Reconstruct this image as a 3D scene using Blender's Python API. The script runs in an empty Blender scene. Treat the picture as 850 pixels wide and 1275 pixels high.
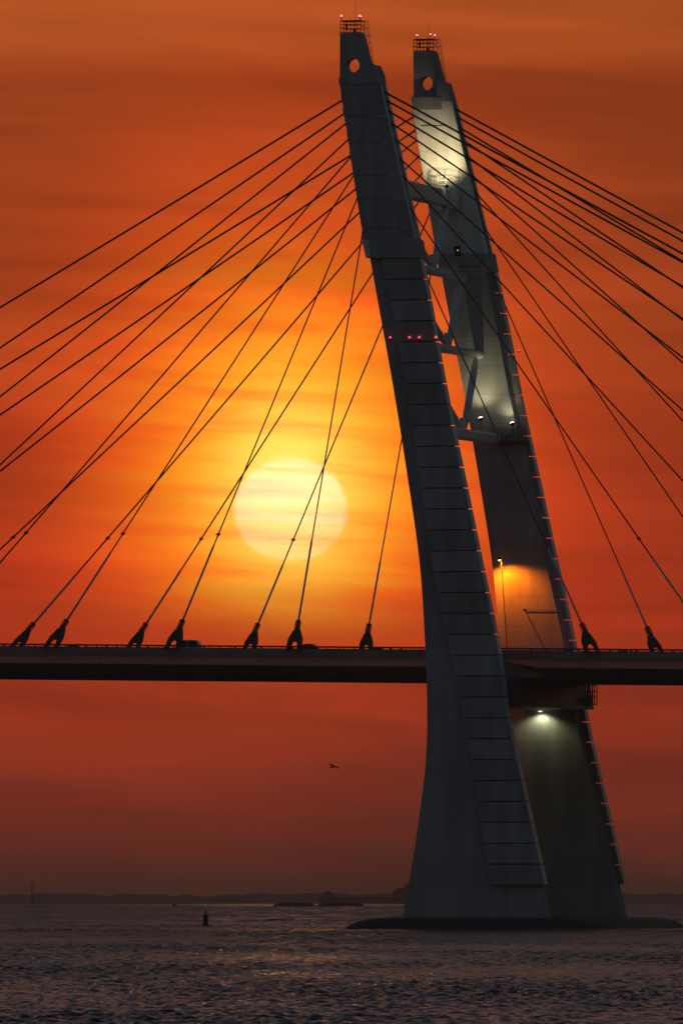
import bpy, bmesh, math, random
import numpy as np
from mathutils import Vector, Matrix
from mathutils.geometry import tessellate_polygon
random.seed(7); np.random.seed(7)
scn = bpy.context.scene
C = scn.collection

# ------------------------------------------------------------------ camera, sky, sun, exposure
F = 15150.0            # focal length in photo pixels (photo 850 x 1275)
CX, LEVEL = 425.0, 1104.0
CAMH = 5.7
RE = 6371000.0
cd = bpy.data.cameras.new("camera")
cd.sensor_width = 36.0
cd.lens = F * 36.0 / 1275.0
cd.shift_y = (LEVEL - 637.5) / 1275.0
cd.clip_start = 1.0
cd.clip_end = 60000.0
cam = bpy.data.objects.new("camera", cd); C.objects.link(cam)
cam.location = (0, 0, CAMH)
cam.rotation_euler = (math.radians(90), 0, 0)
scn.camera = cam

SUN_AZ = (361.5 - CX) / F
SUN_EL = (LEVEL - 635.0) / F

world = bpy.data.worlds.new("World"); scn.world = world
world.use_nodes = True
wt = world.node_tree; wt.nodes.clear()
def N(tree, t, **kw):
    n = tree.nodes.new(t)
    for k, v in kw.items(): setattr(n, k, v)
    return n
def setin(tree, sock, v):
    if isinstance(v, (int, float)): sock.default_value = v
    elif isinstance(v, (tuple, list)): sock.default_value = v
    else: tree.links.new(v, sock)
def MT(tree, op, a, b=0.0, c=0.0, clamp=False):
    n = N(tree, 'ShaderNodeMath', operation=op); n.use_clamp = clamp
    setin(tree, n.inputs[0], a); setin(tree, n.inputs[1], b); setin(tree, n.inputs[2], c)
    return n.outputs[0]
def SS(tree, v, lo, hi, a=0.0, b=1.0):
    n = N(tree, 'ShaderNodeMapRange', interpolation_type='SMOOTHSTEP')
    setin(tree, n.inputs[0], v); n.inputs[1].default_value = lo; n.inputs[2].default_value = hi
    n.inputs[3].default_value = a; n.inputs[4].default_value = b
    return n.outputs[0]
def VM(tree, op, a, b=(0, 0, 0), s=None):
    n = N(tree, 'ShaderNodeVectorMath', operation=op)
    setin(tree, n.inputs[0], a); setin(tree, n.inputs[1], b)
    if s is not None: setin(tree, n.inputs['Scale'], s)
    return n.outputs[0]
def MIX(tree, f, a, b):
    n = N(tree, 'ShaderNodeMix', data_type='RGBA')
    setin(tree, n.inputs[0], f); setin(tree, n.inputs[6], a); setin(tree, n.inputs[7], b)
    return n.outputs[2]
def RAMP(tree, v, stops):
    n = N(tree, 'ShaderNodeValToRGB')
    el = n.color_ramp.elements
    while len(el) > 1: el.remove(el[-1])
    for i, (p, c) in enumerate(stops):
        e = el[0] if i == 0 else el.new(p)
        e.position = p; e.color = (c[0], c[1], c[2], 1)
    setin(tree, n.inputs[0], v)
    return n.outputs[0]
def s2l(r, g, b):
    f = lambda c: (c / 255) / 12.92 if c / 255 <= .04045 else ((c / 255 + .055) / 1.055) ** 2.4
    return (f(r), f(g), f(b))

tc = N(wt, 'ShaderNodeTexCoord')
sp = N(wt, 'ShaderNodeSeparateXYZ'); wt.links.new(tc.outputs['Generated'], sp.inputs[0])
az = MT(wt, 'ARCTAN2', sp.outputs[0], sp.outputs[1])
el = MT(wt, 'ARCSINE', sp.outputs[2])
A = MT(wt, 'MULTIPLY', MT(wt, 'SUBTRACT', az, SUN_AZ), F)          # angle from the sun, 15150 units to the radian
E = MT(wt, 'MULTIPLY', MT(wt, 'SUBTRACT', el, SUN_EL), F)
# streaky cloud layers
def streak(sx, sy, seed, detail, dist):
    cv = N(wt, 'ShaderNodeCombineXYZ')
    tilt = MT(wt, 'ADD', E, MT(wt, 'MULTIPLY', A, 0.05))
    setin(wt, cv.inputs[0], MT(wt, 'MULTIPLY', A, 1 / sx)); setin(wt, cv.inputs[1], MT(wt, 'MULTIPLY', tilt, 1 / sy))
    cv.inputs[2].default_value = seed
    nz = N(wt, 'ShaderNodeTexNoise'); nz.inputs['Scale'].default_value = 1.0
    nz.inputs['Detail'].default_value = detail; nz.inputs['Roughness'].default_value = .5
    nz.inputs['Distortion'].default_value = dist
    wt.links.new(cv.outputs[0], nz.inputs['Vector'])
    return nz.outputs['Fac']
c1 = SS(wt, streak(900, 130, 3.7, 3, .6), .3, .7, .74, 1.14)
c2 = SS(wt, streak(480, 48, 9.1, 3.5, .5), .3, .72, .87, 1.08)
c0 = SS(wt, MT(wt, 'ADD', A, MT(wt, 'MULTIPLY', E, .25)), 150, 700, 1.0, .84)
cl = MT(wt, 'MULTIPLY', MT(wt, 'MULTIPLY', c1, c2), c0)
fine = streak(260, 26, 21.3, 2, .3)
# colour by elevation
k = 1.0
stops = [(-490, (84, 44, 36)), (-458, (108, 46, 31)), (-425, (150, 51, 25)), (-365, (202, 60, 22)), (-265, (217, 65, 23)), (-180, (216, 63, 22)), (-105, (206, 60, 22)),
         (-30, (194, 60, 24)), (100, (190, 66, 26)), (230, (192, 74, 29)), (330, (182, 71, 29)), (450, (176, 70, 29)), (540, (170, 68, 29)), (590, (186, 82, 34)), (640, (190, 85, 36))]
lo, hi = -490.0, 640.0
base = RAMP(wt, MT(wt, 'DIVIDE', MT(wt, 'SUBTRACT', E, lo), hi - lo, clamp=True), [((e - lo) / (hi - lo), s2l(c[0], c[1] * 1.035, c[2])) for e, c in stops])
# the glow of the low sun in the cloud
Eg = MT(wt, 'SUBTRACT', E, 24.0)
r = MT(wt, 'SQRT', MT(wt, 'ADD', MT(wt, 'POWER', A, 2.0), MT(wt, 'MULTIPLY', MT(wt, 'POWER', Eg, 2.0), .60)))
def gauss(rr, s, p=2.0):
    return MT(wt, 'EXPONENT', MT(wt, 'MULTIPLY', MT(wt, 'POWER', MT(wt, 'DIVIDE', rr, s), p), -1.0))
low = SS(wt, E, -190, -60, .08, 1.0)
cut = MT(wt, 'MULTIPLY', low, SS(wt, fine, .32, .62, .66, 1.1))
cc = N(wt, 'ShaderNodeCombineXYZ')
setin(wt, cc.inputs[0], MT(wt, 'MULTIPLY', MT(wt, 'MULTIPLY', gauss(r, 255.0, 2.3), 1.2), MT(wt, 'MULTIPLY', low, c2)))
setin(wt, cc.inputs[1], MT(wt, 'MULTIPLY', MT(wt, 'ADD', MT(wt, 'MULTIPLY', gauss(r, 152.0, 1.75), .68), MT(wt, 'MULTIPLY', gauss(r, 98.0, 2.0), .42)), cut))
setin(wt, cc.inputs[2], MT(wt, 'MULTIPLY', MT(wt, 'MULTIPLY', gauss(r, 72.0, 1.8), .21), cut))
col = VM(wt, 'SCALE', base, s=cl)
col = VM(wt, 'ADD', col, cc.outputs[0])
# the disc, slightly flattened by refraction, cloud veils across it
rd = MT(wt, 'SQRT', MT(wt, 'ADD', MT(wt, 'POWER', MT(wt, 'DIVIDE', A, 71.0), 2.0), MT(wt, 'POWER', MT(wt, 'DIVIDE', E, 66.5), 2.0)))
disc = SS(wt, rd, .91, 1.05, 1.0, 0.0)
veil = SS(wt, streak(300, 24, 5.5, 3, .5), .34, .60, .22, 1.0)
col = VM(wt, 'ADD', col, VM(wt, 'SCALE', (.28, .36, .42), s=MT(wt, 'MULTIPLY', MT(wt, 'MULTIPLY', disc, SS(wt, E, -66, 30, .55, 1.0)), veil)))
# away from the sun the sky goes over into the clear dusk sky
sky = N(wt, 'ShaderNodeTexSky', sky_type='NISHITA')
sky.sun_disc = False
sky.sun_elevation = SUN_EL; sky.sun_rotation = SUN_AZ
sky.air_density = 1.6; sky.dust_density = 1.0; sky.ozone_density = 3.0
SKY_STRENGTH = 0.115
f_el = SS(wt, el, .075, .26, 1.0, 0.0)
f_az = SS(wt, MT(wt, 'ABSOLUTE', az), .10, .55, 1.0, 0.0)
mixf = MT(wt, 'MULTIPLY', f_el, f_az)
skyc = VM(wt, 'SCALE', sky.outputs[0], s=SKY_STRENGTH)
final = MIX(wt, mixf, skyc, col)
bg = N(wt, 'ShaderNodeBackground'); bg.inputs['Strength'].default_value = 1.0
wt.links.new(final, bg.inputs['Color'])
wo = N(wt, 'ShaderNodeOutputWorld'); wt.links.new(bg.outputs[0], wo.inputs['Surface'])

sl = bpy.data.lights.new("sun", 'SUN'); sl.energy = 0.05; sl.angle = math.radians(.53); sl.color = (1.0, .42, .12)
so = bpy.data.objects.new("sun", sl); C.objects.link(so)
sdir = Vector((math.sin(SUN_AZ) * math.cos(SUN_EL), math.cos(SUN_AZ) * math.cos(SUN_EL), math.sin(SUN_EL)))
so.rotation_euler = sdir.to_track_quat('Z', 'Y').to_euler()
so.location = sdir * 3000

vs = scn.view_settings
vs.view_transform = 'Standard'; vs.look = 'None'; vs.gamma = 1.0; vs.use_curve_mapping = False
vs.exposure = 0.0

# ------------------------------------------------------------------ helpers
def bsdf_mat(name, base, rough=.6, metal=0.0, spec=.5, noise=None, bump=None, emit=None):
    m = bpy.data.materials.new(name); m.use_nodes = True
    t = m.node_tree; b = t.nodes['Principled BSDF']
    b.inputs['Base Color'].default_value = (*base, 1)
    b.inputs['Roughness'].default_value = rough; b.inputs['Metallic'].default_value = metal
    b.inputs['Specular IOR Level'].default_value = spec
    co = N(t, 'ShaderNodeTexCoord').outputs['Object']
    if noise:                                    # stains and patchiness: (scale vector, amount)
        sc, amt = noise
        nz = N(t, 'ShaderNodeTexNoise'); nz.inputs['Scale'].default_value = 1; nz.inputs['Detail'].default_value = 6
        t.links.new(VM(t, 'MULTIPLY', co, sc), nz.inputs['Vector'])
        nz2 = N(t, 'ShaderNodeTexNoise'); nz2.inputs['Scale'].default_value = 2.3; nz2.inputs['Detail'].default_value = 5
        t.links.new(co, nz2.inputs['Vector'])
        f = MT(t, 'ADD', MT(t, 'MULTIPLY', SS(t, nz.outputs['Fac'], .3, .7), .65), MT(t, 'MULTIPLY', nz2.outputs['Fac'], .35))
        lo_ = tuple(c * (1 - amt) for c in base) + (1,); hi_ = tuple(min(1, c * (1 + amt * .7)) for c in base) + (1,)
        t.links.new(MIX(t, f, lo_, hi_), b.inputs['Base Color'])
        t.links.new(MT(t, 'ADD', MT(t, 'MULTIPLY', nz.outputs['Fac'], .2), rough - .1), b.inputs['Roughness'])
    if bump:
        sc, st, d = bump
        nz = N(t, 'ShaderNodeTexNoise'); nz.inputs['Scale'].default_value = sc; nz.inputs['Detail'].default_value = 5
        t.links.new(co, nz.inputs['Vector'])
        bp = N(t, 'ShaderNodeBump'); bp.inputs['Strength'].default_value = st; bp.inputs['Distance'].default_value = d
        t.links.new(nz.outputs['Fac'], bp.inputs['Height']); t.links.new(bp.outputs[0], b.inputs['Normal'])
    if emit:
        b.inputs['Emission Color'].default_value = (*emit[0], 1); b.inputs['Emission Strength'].default_value = emit[1]
    return m
M = {
 'concrete': bsdf_mat('painted_concrete', (.40, .425, .435), .7, noise=((.5, .5, .05), .28), bump=(1.5, .25, .05)),
 'panel': bsdf_mat('fin_panel_paint', (.40, .425, .435), .55, noise=((.6, .6, .1), .34), bump=(1.2, .2, .04)),
 'steel': bsdf_mat('painted_steel', (.74, .83, .82), .42, noise=((.9, .9, .4), .18)),
 'skylight_tint': bsdf_mat('painted_skylight_blue', (.6, .84, .95), .4, noise=((.9, .9, .3), .2)),  # pale blue stands in for sky light on the right-facing edges
 'dark_steel': bsdf_mat('dark_steel', (.06, .055, .055), .5, noise=((.8, .8, .8), .2)),
 'deck': bsdf_mat('girder_paint', (.3, .27, .27), .75, noise=((.15, .15, .8), .25)),
 'fairing': bsdf_mat('painted_lamplight_fairing', (.88, .22, .13), .6, spec=.12,  noise=((.15, .15, .6), .15)),  # red-brown stands in for warm lamp light falling on the fairing
 'asphalt': bsdf_mat('asphalt', (.05, .05, .05), .85, noise=((.4, .4, .4), .3)),
 'cable': bsdf_mat('cable_sheath', (.05, .045, .045), .45, noise=((.3, .3, .3), .2)),
 'tube': bsdf_mat('pale_tube', (.85, .84, .82), .3, noise=((2, 2, .6), .1)),  # light tube, whitened in place of lamp light on the lower cable ends
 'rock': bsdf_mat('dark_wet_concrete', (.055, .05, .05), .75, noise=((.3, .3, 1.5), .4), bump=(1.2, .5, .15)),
 'black': bsdf_mat('black_paint', (.02, .02, .02), .5, noise=((1, 1, 1), .2)),
 'glass': bsdf_mat('dark_glass', (.015, .02, .03), .05),
 'white_car': bsdf_mat('white_car_paint', (.75, .75, .74), .25, noise=((1, 1, 1), .05)),
 'grey_car': bsdf_mat('grey_car_paint', (.07, .07, .08), .25, noise=((1, 1, 1), .05)),
 'blue_car': bsdf_mat('blue_car_paint', (.06, .12, .22), .25, noise=((1, 1, 1), .05)),
 'red_car': bsdf_mat('red_car_paint', (.5, .02, .03), .25, noise=((1, 1, 1), .05)),
 'tyre': bsdf_mat('tyre_rubber', (.02, .02, .02), .8),
 'shore': bsdf_mat('wooded_shore', (.05, .05, .04), .9, noise=((.004, .004, .02), .3)),
 'bird': bsdf_mat('dark_feathers', (.04, .038, .036), .7, noise=((6, 6, 6), .3)),
 'white_lamp': bsdf_mat('warm_white_lamp', (.8, .8, .8), .3, emit=((1, .82, .5), 14)),
 'sodium_lamp': bsdf_mat('sodium_lamp', (.8, .6, .3), .3, emit=((1, .38, .05), 16)),
 'green_lamp': bsdf_mat('pale_green_lamp', (.8, .8, .7), .3, emit=((.95, .95, .6), 5)),
 'pink_lamp': bsdf_mat('pink_beacon', (.8, .5, .5), .3, emit=((1, .3, .36), 2.2)),
 'red_lamp': bsdf_mat('red_beacon', (.8, .1, .1), .3, emit=((1, .06, .1), 1.6)),
 'tail_lamp': bsdf_mat('red_tail_lamp', (.6, .02, .02), .3, emit=((1, .03, .05), .8)),
}

def tone_jitter(m, lo_, hi_):          # each plate a slightly different weathered tone
    t = m.node_tree; b = t.nodes['Principled BSDF']; src = b.inputs['Base Color'].links[0].from_socket
    oi = N(t, 'ShaderNodeObjectInfo'); f = SS(t, oi.outputs['Random'], 0, 1, lo_, hi_)
    t.links.new(VM(t, 'SCALE', src, s=f), b.inputs['Base Color'])
tone_jitter(M['panel'], .82, 1.12); tone_jitter(M['skylight_tint'], .85, 1.05)
def pour_joints(m, step, dark):
    t = m.node_tree; b = t.nodes['Principled BSDF']; src = b.inputs['Base Color'].links[0].from_socket
    xyz = N(t, 'ShaderNodeSeparateXYZ'); t.links.new(N(t, 'ShaderNodeTexCoord').outputs['Object'], xyz.inputs[0])
    fr = MT(t, 'FRACT', MT(t, 'DIVIDE', xyz.outputs[2], step))
    lift = N(t, 'ShaderNodeTexWhiteNoise', noise_dimensions='1D'); t.links.new(MT(t, 'FLOOR', MT(t, 'DIVIDE', xyz.outputs[2], step)), lift.inputs['W'])
    f = MT(t, 'MULTIPLY', SS(t, fr, .01, .035, dark, 1.0), SS(t, lift.outputs['Value'], 0, 1, .93, 1.05))
    t.links.new(VM(t, 'SCALE', src, s=f), b.inputs['Base Color'])
pour_joints(M['concrete'], 4.1, .72)
class MB:
    def __init__(s): s.v = []; s.f = []
    def add(s, vs_, fs_):
        o = len(s.v); s.v += [tuple(v) for v in vs_]; s.f += [tuple(i + o for i in f) for f in fs_]
    def hexa(s, p):                     # 8 points: bottom ring 4, top ring 4
        s.add(p, [(3, 2, 1, 0), (4, 5, 6, 7), (0, 1, 5, 4), (1, 2, 6, 5), (2, 3, 7, 6), (3, 0, 4, 7)])
    def box(s, c, d, R=None):
        hx, hy, hz = d[0] / 2, d[1] / 2, d[2] / 2
        p = [Vector(q) for q in ((-hx, -hy, -hz), (hx, -hy, -hz), (hx, hy, -hz), (-hx, hy, -hz), (-hx, -hy, hz), (hx, -hy, hz), (hx, hy, hz), (-hx, hy, hz))]
        if R is not None: p = [R @ q for q in p]
        s.hexa([q + Vector(c) for q in p])
    def tube(s, pts, rad, n=8, cap=True):
        pts = [Vector(p) for p in pts]
        if not isinstance(rad, (list, tuple)): rad = [rad] * len(pts)
        o = len(s.v); rings = []
        for i, p in enumerate(pts):
            d = (pts[min(i + 1, len(pts) - 1)] - pts[max(i - 1, 0)]).normalized()
            up = Vector((0, 0, 1)) if abs(d.z) < .95 else Vector((0, 1, 0))
            a = d.cross(up).normalized(); b = d.cross(a).normalized()
            rings.append([p + a * math.cos(2 * math.pi * j / n) * rad[i] + b * math.sin(2 * math.pi * j / n) * rad[i] for j in range(n)])
        vs_ = [q for rg in rings for q in rg]; fs_ = []
        for i in range(len(pts) - 1):
            for j in range(n):
                fs_.append((i * n + j, i * n + (j + 1) % n, (i + 1) * n + (j + 1) % n, (i + 1) * n + j))
        if cap:
            fs_.append(tuple(range(n - 1, -1, -1))); fs_.append(tuple((len(pts) - 1) * n + j for j in range(n)))
        s.add(vs_, fs_)
    def prism(s, a, b):                 # two matching outlines (front, back), possibly concave
        n = len(a); tri = tessellate_polygon([[Vector(p) for p in a]])
        vs_ = list(a) + list(b)
        fs_ = [tuple(t) for t in tri] + [tuple(i + n for i in reversed(t)) for t in tri]
        fs_ += [(i, i + n, (i + 1) % n + n, (i + 1) % n) for i in range(n)]
        s.add(vs_, fs_)
    def lathe(s, c, prof, n=16):
        vs_ = []; fs_ = []
        for (r_, z_) in prof:
            for j in range(n): vs_.append((c[0] + r_ * math.cos(2 * math.pi * j / n), c[1] + r_ * math.sin(2 * math.pi * j / n), c[2] + z_))
        for i in range(len(prof) - 1):
            for j in range(n): fs_.append((i * n + j, i * n + (j + 1) % n, (i + 1) * n + (j + 1) % n, (i + 1) * n + j))
        fs_.append(tuple(range(n - 1, -1, -1))); fs_.append(tuple((len(prof) - 1) * n + j for j in range(n)))
        s.add(vs_, fs_)
    def build(s, name, mat, parent=None, origin=None, smooth=False, fixn=True):
        o = Vector(origin) if origin is not None else (root_of(parent) if parent else Vector((0, 0, 0)))
        me = bpy.data.meshes.new(name)
        me.from_pydata([tuple(Vector(v) - o) for v in s.v], [], s.f); me.update()
        if fixn:
            bm = bmesh.new(); bm.from_mesh(me); bmesh.ops.recalc_face_normals(bm, faces=bm.faces); bm.to_mesh(me); bm.free()
        if smooth:
            for p in me.polygons: p.use_smooth = True
        me.materials.append(M[mat] if isinstance(mat, str) else mat)
        ob = bpy.data.objects.new(name, me); C.objects.link(ob)
        if parent: ob.parent = parent
        else: ob.location = o
        return ob
def root_of(o):
    while o.parent: o = o.parent
    return Vector(o.location)
def tag(o, label=None, cat=None, group=None, kind=None):
    if label: o['label'] = label
    if cat: o['category'] = cat
    if group: o['group'] = group
    if kind: o['kind'] = kind
    return o
def empty(name, loc, label, cat, group=None):
    e = bpy.data.objects.new(name, None); C.objects.link(e); e.location = loc
    e.empty_display_size = 1.0
    return tag(e, label, cat, group)
def interp(pts, y):
    ys = [p[1] for p in pts]; xs = [p[0] for p in pts]
    return float(np.interp(y, ys, xs))
def smooth_curve(pts, y):               # Catmull-Rom style smooth interpolation of x(y)
    ys = [p[1] for p in pts]; xs = [p[0] for p in pts]; n = len(ys)
    if y <= ys[0]: i = 0
    elif y >= ys[-1]: i = n - 2
    else: i = max(j for j in range(n - 1) if ys[j] <= y)
    def sl(j):
        if j == 0: return (xs[1] - xs[0]) / (ys[1] - ys[0])
        if j == n - 1: return (xs[-1] - xs[-2]) / (ys[-1] - ys[-2])
        return (xs[j + 1] - xs[j - 1]) / (ys[j + 1] - ys[j - 1])
    h = ys[i + 1] - ys[i]; t = (y - ys[i]) / h
    return ((2*t**3 - 3*t**2 + 1) * xs[i] + (t**3 - 2*t**2 + t) * h * sl(i) + (-2*t**3 + 3*t**2) * xs[i+1] + (t**3 - t**2) * h * sl(i+1))

# ------------------------------------------------------------------ bridge frame: U along the deck, V across (away), Z up
ALPHA = math.radians(15.6)
ux = Vector((math.cos(ALPHA), -math.sin(ALPHA), 0)); vx = Vector((math.sin(ALPHA), math.cos(ALPHA), 0))
P0 = Vector(((580 - CX) / F * 1680, 1680, 0))
TILT = 0.0237; SPAN = 43.1; T = 3.4
def W(U, V, Z): return P0 + ux * U + vx * V + Vector((0, 0, Z))
def UZ(x, y, t=0.0, tilt=TILT):
    """measured photo point -> (U, Z) on the plane V = tilt*Z + t"""
    dx, dz = (x - CX) / F, (LEVEL - y) / F
    num = tilt * CAMH + t + P0.dot(vx)
    s = num / (dx * math.sin(ALPHA) + math.cos(ALPHA) - tilt * dz)
    p = Vector((s * dx, s, CAMH + s * dz))
    return ((p - P0).dot(ux), p.z)
def UZf(x, y, off=0.0): return UZ(x, y, SPAN + off, -TILT)     # on the inner face of the rear leg (off < 0: towards us)
def LV(t, z, side): return TILT * z + t if side == 0 else SPAN - TILT * z + (T - t)
def LW(uz, t, side): return W(uz[0], LV(t, uz[1], side), uz[1])
def Wf(x, y, off=0.0):
    u, z = UZf(x, y, off); return W(u, SPAN - TILT * z + off, z)
def PXD(x, y, d):
    return Vector(((x - CX) / F * d, d, CAMH + (LEVEL - y) / F * d))
def drop(x, y): return (x * x + y * y) / (2 * RE)

# measured outlines of the front leg
LEFT = [(460, 318), (471, 380), (489, 480), (506.5, 590), (522, 700), (529, 802), (531.5, 880), (530, 947), (521, 1021), (512.4, 1078), (501, 1142)]
RIGHT = [(522, 300), (527, 321), (538, 376), (556.5, 480), (579, 590), (601.5, 700), (623, 805), (636, 893), (657, 990), (681.5, 1101), (691, 1144)]
UL = [(423, 40), (423, 118), (427, 132), (442, 234), (450, 284), (452.5, 300)]
UR = [(466, 80.5), (473, 105), (485, 160), (503, 240), (516, 297), (519, 305)]
PL = [(473, 315), (498, 440), (513, 532), (537, 700), (558, 802), (577, 893), (594, 1000), (611, 1105)]

pyl = empty('bridge_pylon', W(4, 21.5, 1.5), 'tall leaning two-legged pylon of the cable-stayed bridge, struts between its legs', 'pylon')

def make_leg(side):
    # ---- main shaft below the shoulder, tapering and flaring at the foot
    mb = MB(); rows = []
    ys = [321 + (1143 - 321) * i / 46 for i in range(47)]
    for y in ys:
        l = smooth_curve(LEFT, y); r_ = smooth_curve(RIGHT, y)
        a = UZ(l, y, 1.2); z = a[1]
        b = UZ(r_ - 10.9, y, 0)[0]; c = UZ(r_ - 13.5, y, 0)[0]; lU = UZ(l - 2.9, y, 0)[0]
        rows.append([LW((lU, z), 1.2, side), LW((b, z), 1.2, side), LW((b, z), 1.9, side), LW((c, z), T, side), LW((lU, z), T, side)])
    vs_ = [p for rw in rows for p in rw]; fs_ = []
    for i in range(len(rows) - 1):
        for j in range(5): fs_.append((i * 5 + j, i * 5 + (j + 1) % 5, (i + 1) * 5 + (j + 1) % 5, (i + 1) * 5 + j))
    fs_.append((0, 1, 2, 3, 4)); e = (len(rows) - 1) * 5; fs_.append((e + 4, e + 3, e + 2, e + 1, e))
    mb.add(vs_, fs_)
    leg = mb.build('leg', 'concrete', pyl)
    leg['label'] = 'front leg of the pylon, dark, broad foot' if side == 0 else 'rear leg of the pylon, its face lit by lamps'
    # ---- upper part: core and rear flange (the cable channel opens to the right)
    def slab(poly, t0, t1):
        m = MB(); q = [UZ(x, y, 0) for x, y in poly]
        m.prism([LW(p, t0, side) for p in q], [LW(p, t1, side) for p in q]); return m
    ysu = [81, 105, 132, 160, 200, 240, 284, 299]
    def upper(dr, y0=81, y1=299.2, dl=0):
        yy = [y0] + [y for y in ysu if y0 + 1 < y < y1 - 1] + [y1]
        return [(interp(UL, y) + dl, y) for y in yy] + [(interp(UR, y) + dr, y) for y in reversed(yy)]
    slab(upper(-6, 105), .9, 2.45).build('cable_channel', 'concrete', leg)
    slab(upper(0, 105), 2.45, T).build('rear_flange', 'steel', leg)
    yy = [106, 132, 160, 200, 240, 284, 297]
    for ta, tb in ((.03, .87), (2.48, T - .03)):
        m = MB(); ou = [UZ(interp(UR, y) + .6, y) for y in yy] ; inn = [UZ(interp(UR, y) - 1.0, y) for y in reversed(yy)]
        m.prism([LW(p, ta, side) for p in ou + inn], [LW(p, tb, side) for p in ou + inn]); m.build('skylight_strip', 'skylight_tint', leg)  # thin strips added to carry the painted sky light on the flange edges
    # shoulder block and its narrower crown with the round eye
    slab([(455, 81), (466, 80.5), (471, 92), (473, 104.6), (455, 104.6)], 2.06, T).build('shoulder', 'concrete', leg)
    outer = [(423, 41), (449.5, 41), (459.2, 80.5), (466, 80.5), (473, 104.6), (423, 104.6)]
    oq = [UZ(x, y) for x, y in outer]
    hc = UZ(438.8, 81.4); rr = UZ(447.4, 81.4)[0] - hc[0]
    def ray_out(a):
        best = None; dx, dy = math.cos(a), math.sin(a)
        for (x0, y0), (x1, y1) in zip(oq, oq[1:] + oq[:1]):
            ex, ey = x1 - x0, y1 - y0; den = dx * ey - dy * ex
            if abs(den) < 1e-9: continue
            tt = ((x0 - hc[0]) * ey - (y0 - hc[1]) * ex) / den; ss = ((x0 - hc[0]) * dy - (y0 - hc[1]) * dx) / den
            if tt > 0 and -1e-6 <= ss <= 1 + 1e-6 and (best is None or tt < best): best = tt
        return (hc[0] + dx * best, hc[1] + dy * best)
    angs = [2 * math.pi * i / 32 for i in range(32)]
    ring = [(a, ray_out(a)) for a in angs] + [(math.atan2(z - hc[1], u - hc[0]) % (2 * math.pi), (u, z)) for u, z in oq]
    ring.sort(key=lambda q: q[0])
    oo = [q[1] for q in ring]; hh = [(hc[0] + rr * math.cos(q[0]), hc[1] + rr * math.sin(q[0])) for q in ring]
    n = len(ring); m = MB(); fs_ = []
    for i in range(n):
        j = (i + 1) % n
        fs_ += [(i, j, n + j, n + i), (2*n + j, 2*n + i, 3*n + i, 3*n + j), (i, 2*n + i, 2*n + j, j), (n + j, 3*n + j, 3*n + i, n + i)]
    m.add([LW(p, 0, side) for p in oo + hh] + [LW(p, 2.06, side) for p in oo + hh], fs_)
    m.build('crown', 'concrete', leg)
    slab([(420.5, 96), (425, 96), (425, 104.6), (420.5, 104.6)], .5, 1.5).build('lug', 'concrete', leg)
    # front flange plates between the horizontal seams
    seams = [105, 145, 178, 218, 247, 284, 297.6]
    for a, b in zip(seams[:-1], seams[1:]):
        slab(upper(0, a + .35, b - .35), 0, .9).build('panel', 'panel', leg)
        slab([(interp(UR, b) - 14, b - .45), (interp(UR, b) - 1, b - .45), (interp(UR, b) - 1, b + .45), (interp(UR, b) - 14, b + .45)], -.12, .5).build('seam_bracket', 'steel', leg)
    # shoulder band at the change of section
    slab([(451.5, 297.6), (519, 297.6), (523, 321), (456, 321)], -.25, T + .05).build('collar_block', 'concrete', leg)
    slab([(451.5, 299), (459, 299), (463, 320), (456, 320)], -.5, .4).build('corner_plate', 'steel', leg)
    # fin panels: thirty plates standing proud of the shaft with open slits between them
    for i in range(30):
        y0 = 321 + 26.03 * i + .78; y1 = 321 + 26.03 * (i + 1) - .78
        j = random.uniform(-.025, .025)
        q = [UZ(smooth_curve(PL, y), y) for y in (y0, y1)] + [UZ(smooth_curve(RIGHT, y) - 4.5, y) for y in (y1, y0)]
        q[1] = (q[1][0], q[2][1]); q[0] = (q[0][0], q[3][1])
        m = MB(); m.prism([LW(p, j, side) for p in q], [LW(p, 1.85, side) for p in q])
        pn = m.build('panel', 'panel', leg)
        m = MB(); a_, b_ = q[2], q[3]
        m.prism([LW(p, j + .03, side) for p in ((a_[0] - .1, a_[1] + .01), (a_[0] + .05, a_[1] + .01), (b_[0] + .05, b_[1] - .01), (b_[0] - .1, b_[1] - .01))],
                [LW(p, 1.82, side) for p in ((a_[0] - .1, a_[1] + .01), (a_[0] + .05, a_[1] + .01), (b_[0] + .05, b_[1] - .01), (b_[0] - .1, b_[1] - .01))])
        m.build('skylight_strip', 'skylight_tint', leg)  # added strip, blue sky light put into its colour along the plate edge
    # cable sockets on the left edge
    for (x, y) in ([(449, 297), (443, 247), (438, 220), (434, 197), (431, 175), (428, 155), (425.5, 143), (423.5, 126)]):
        q = [UZ(px, py) for px, py in ((x - 1.2, y - 9), (x + 5, y - 9), (x + 6, y + 3), (x + .8, y + 3))]
        m = MB(); m.prism([LW(p, .7, side) for p in q], [LW(p, 2.7, side) for p in q]); m.build('cable_socket', 'steel', leg)
    # crown railing
    m = MB(); zt = UZ(423, 26)[1]; zb = UZ(423, 41)[1]
    uL, uR = UZ(423.3, 41)[0], UZ(448.5, 41)[0]
    for t in (.15, 1.9):
        for hgt in (.06, .35, .7, 1.0):
            z = zb + (zt - zb) * hgt
            if hgt < .5 or hgt == 1.0 or True: m.tube([LW((uL, z), t, side), LW((uR, z), t, side)], .055 if hgt < 1 else .09, 6)
        for i in range(7):
            u = uL + (uR - uL) * i / 6
            m.tube([LW((u, zb - .05), t, side), LW((u, zt), t, side)], .05, 6)
    for u in (uL, uR):
        for hgt in (.5, 1.0):
            z = zb + (zt - zb) * hgt; m.tube([LW((u, z), .15, side), LW((u, z), 1.9, side)], .055, 6)
    m.build('crown_railing', 'dark_steel', leg)
    m = MB()
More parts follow.
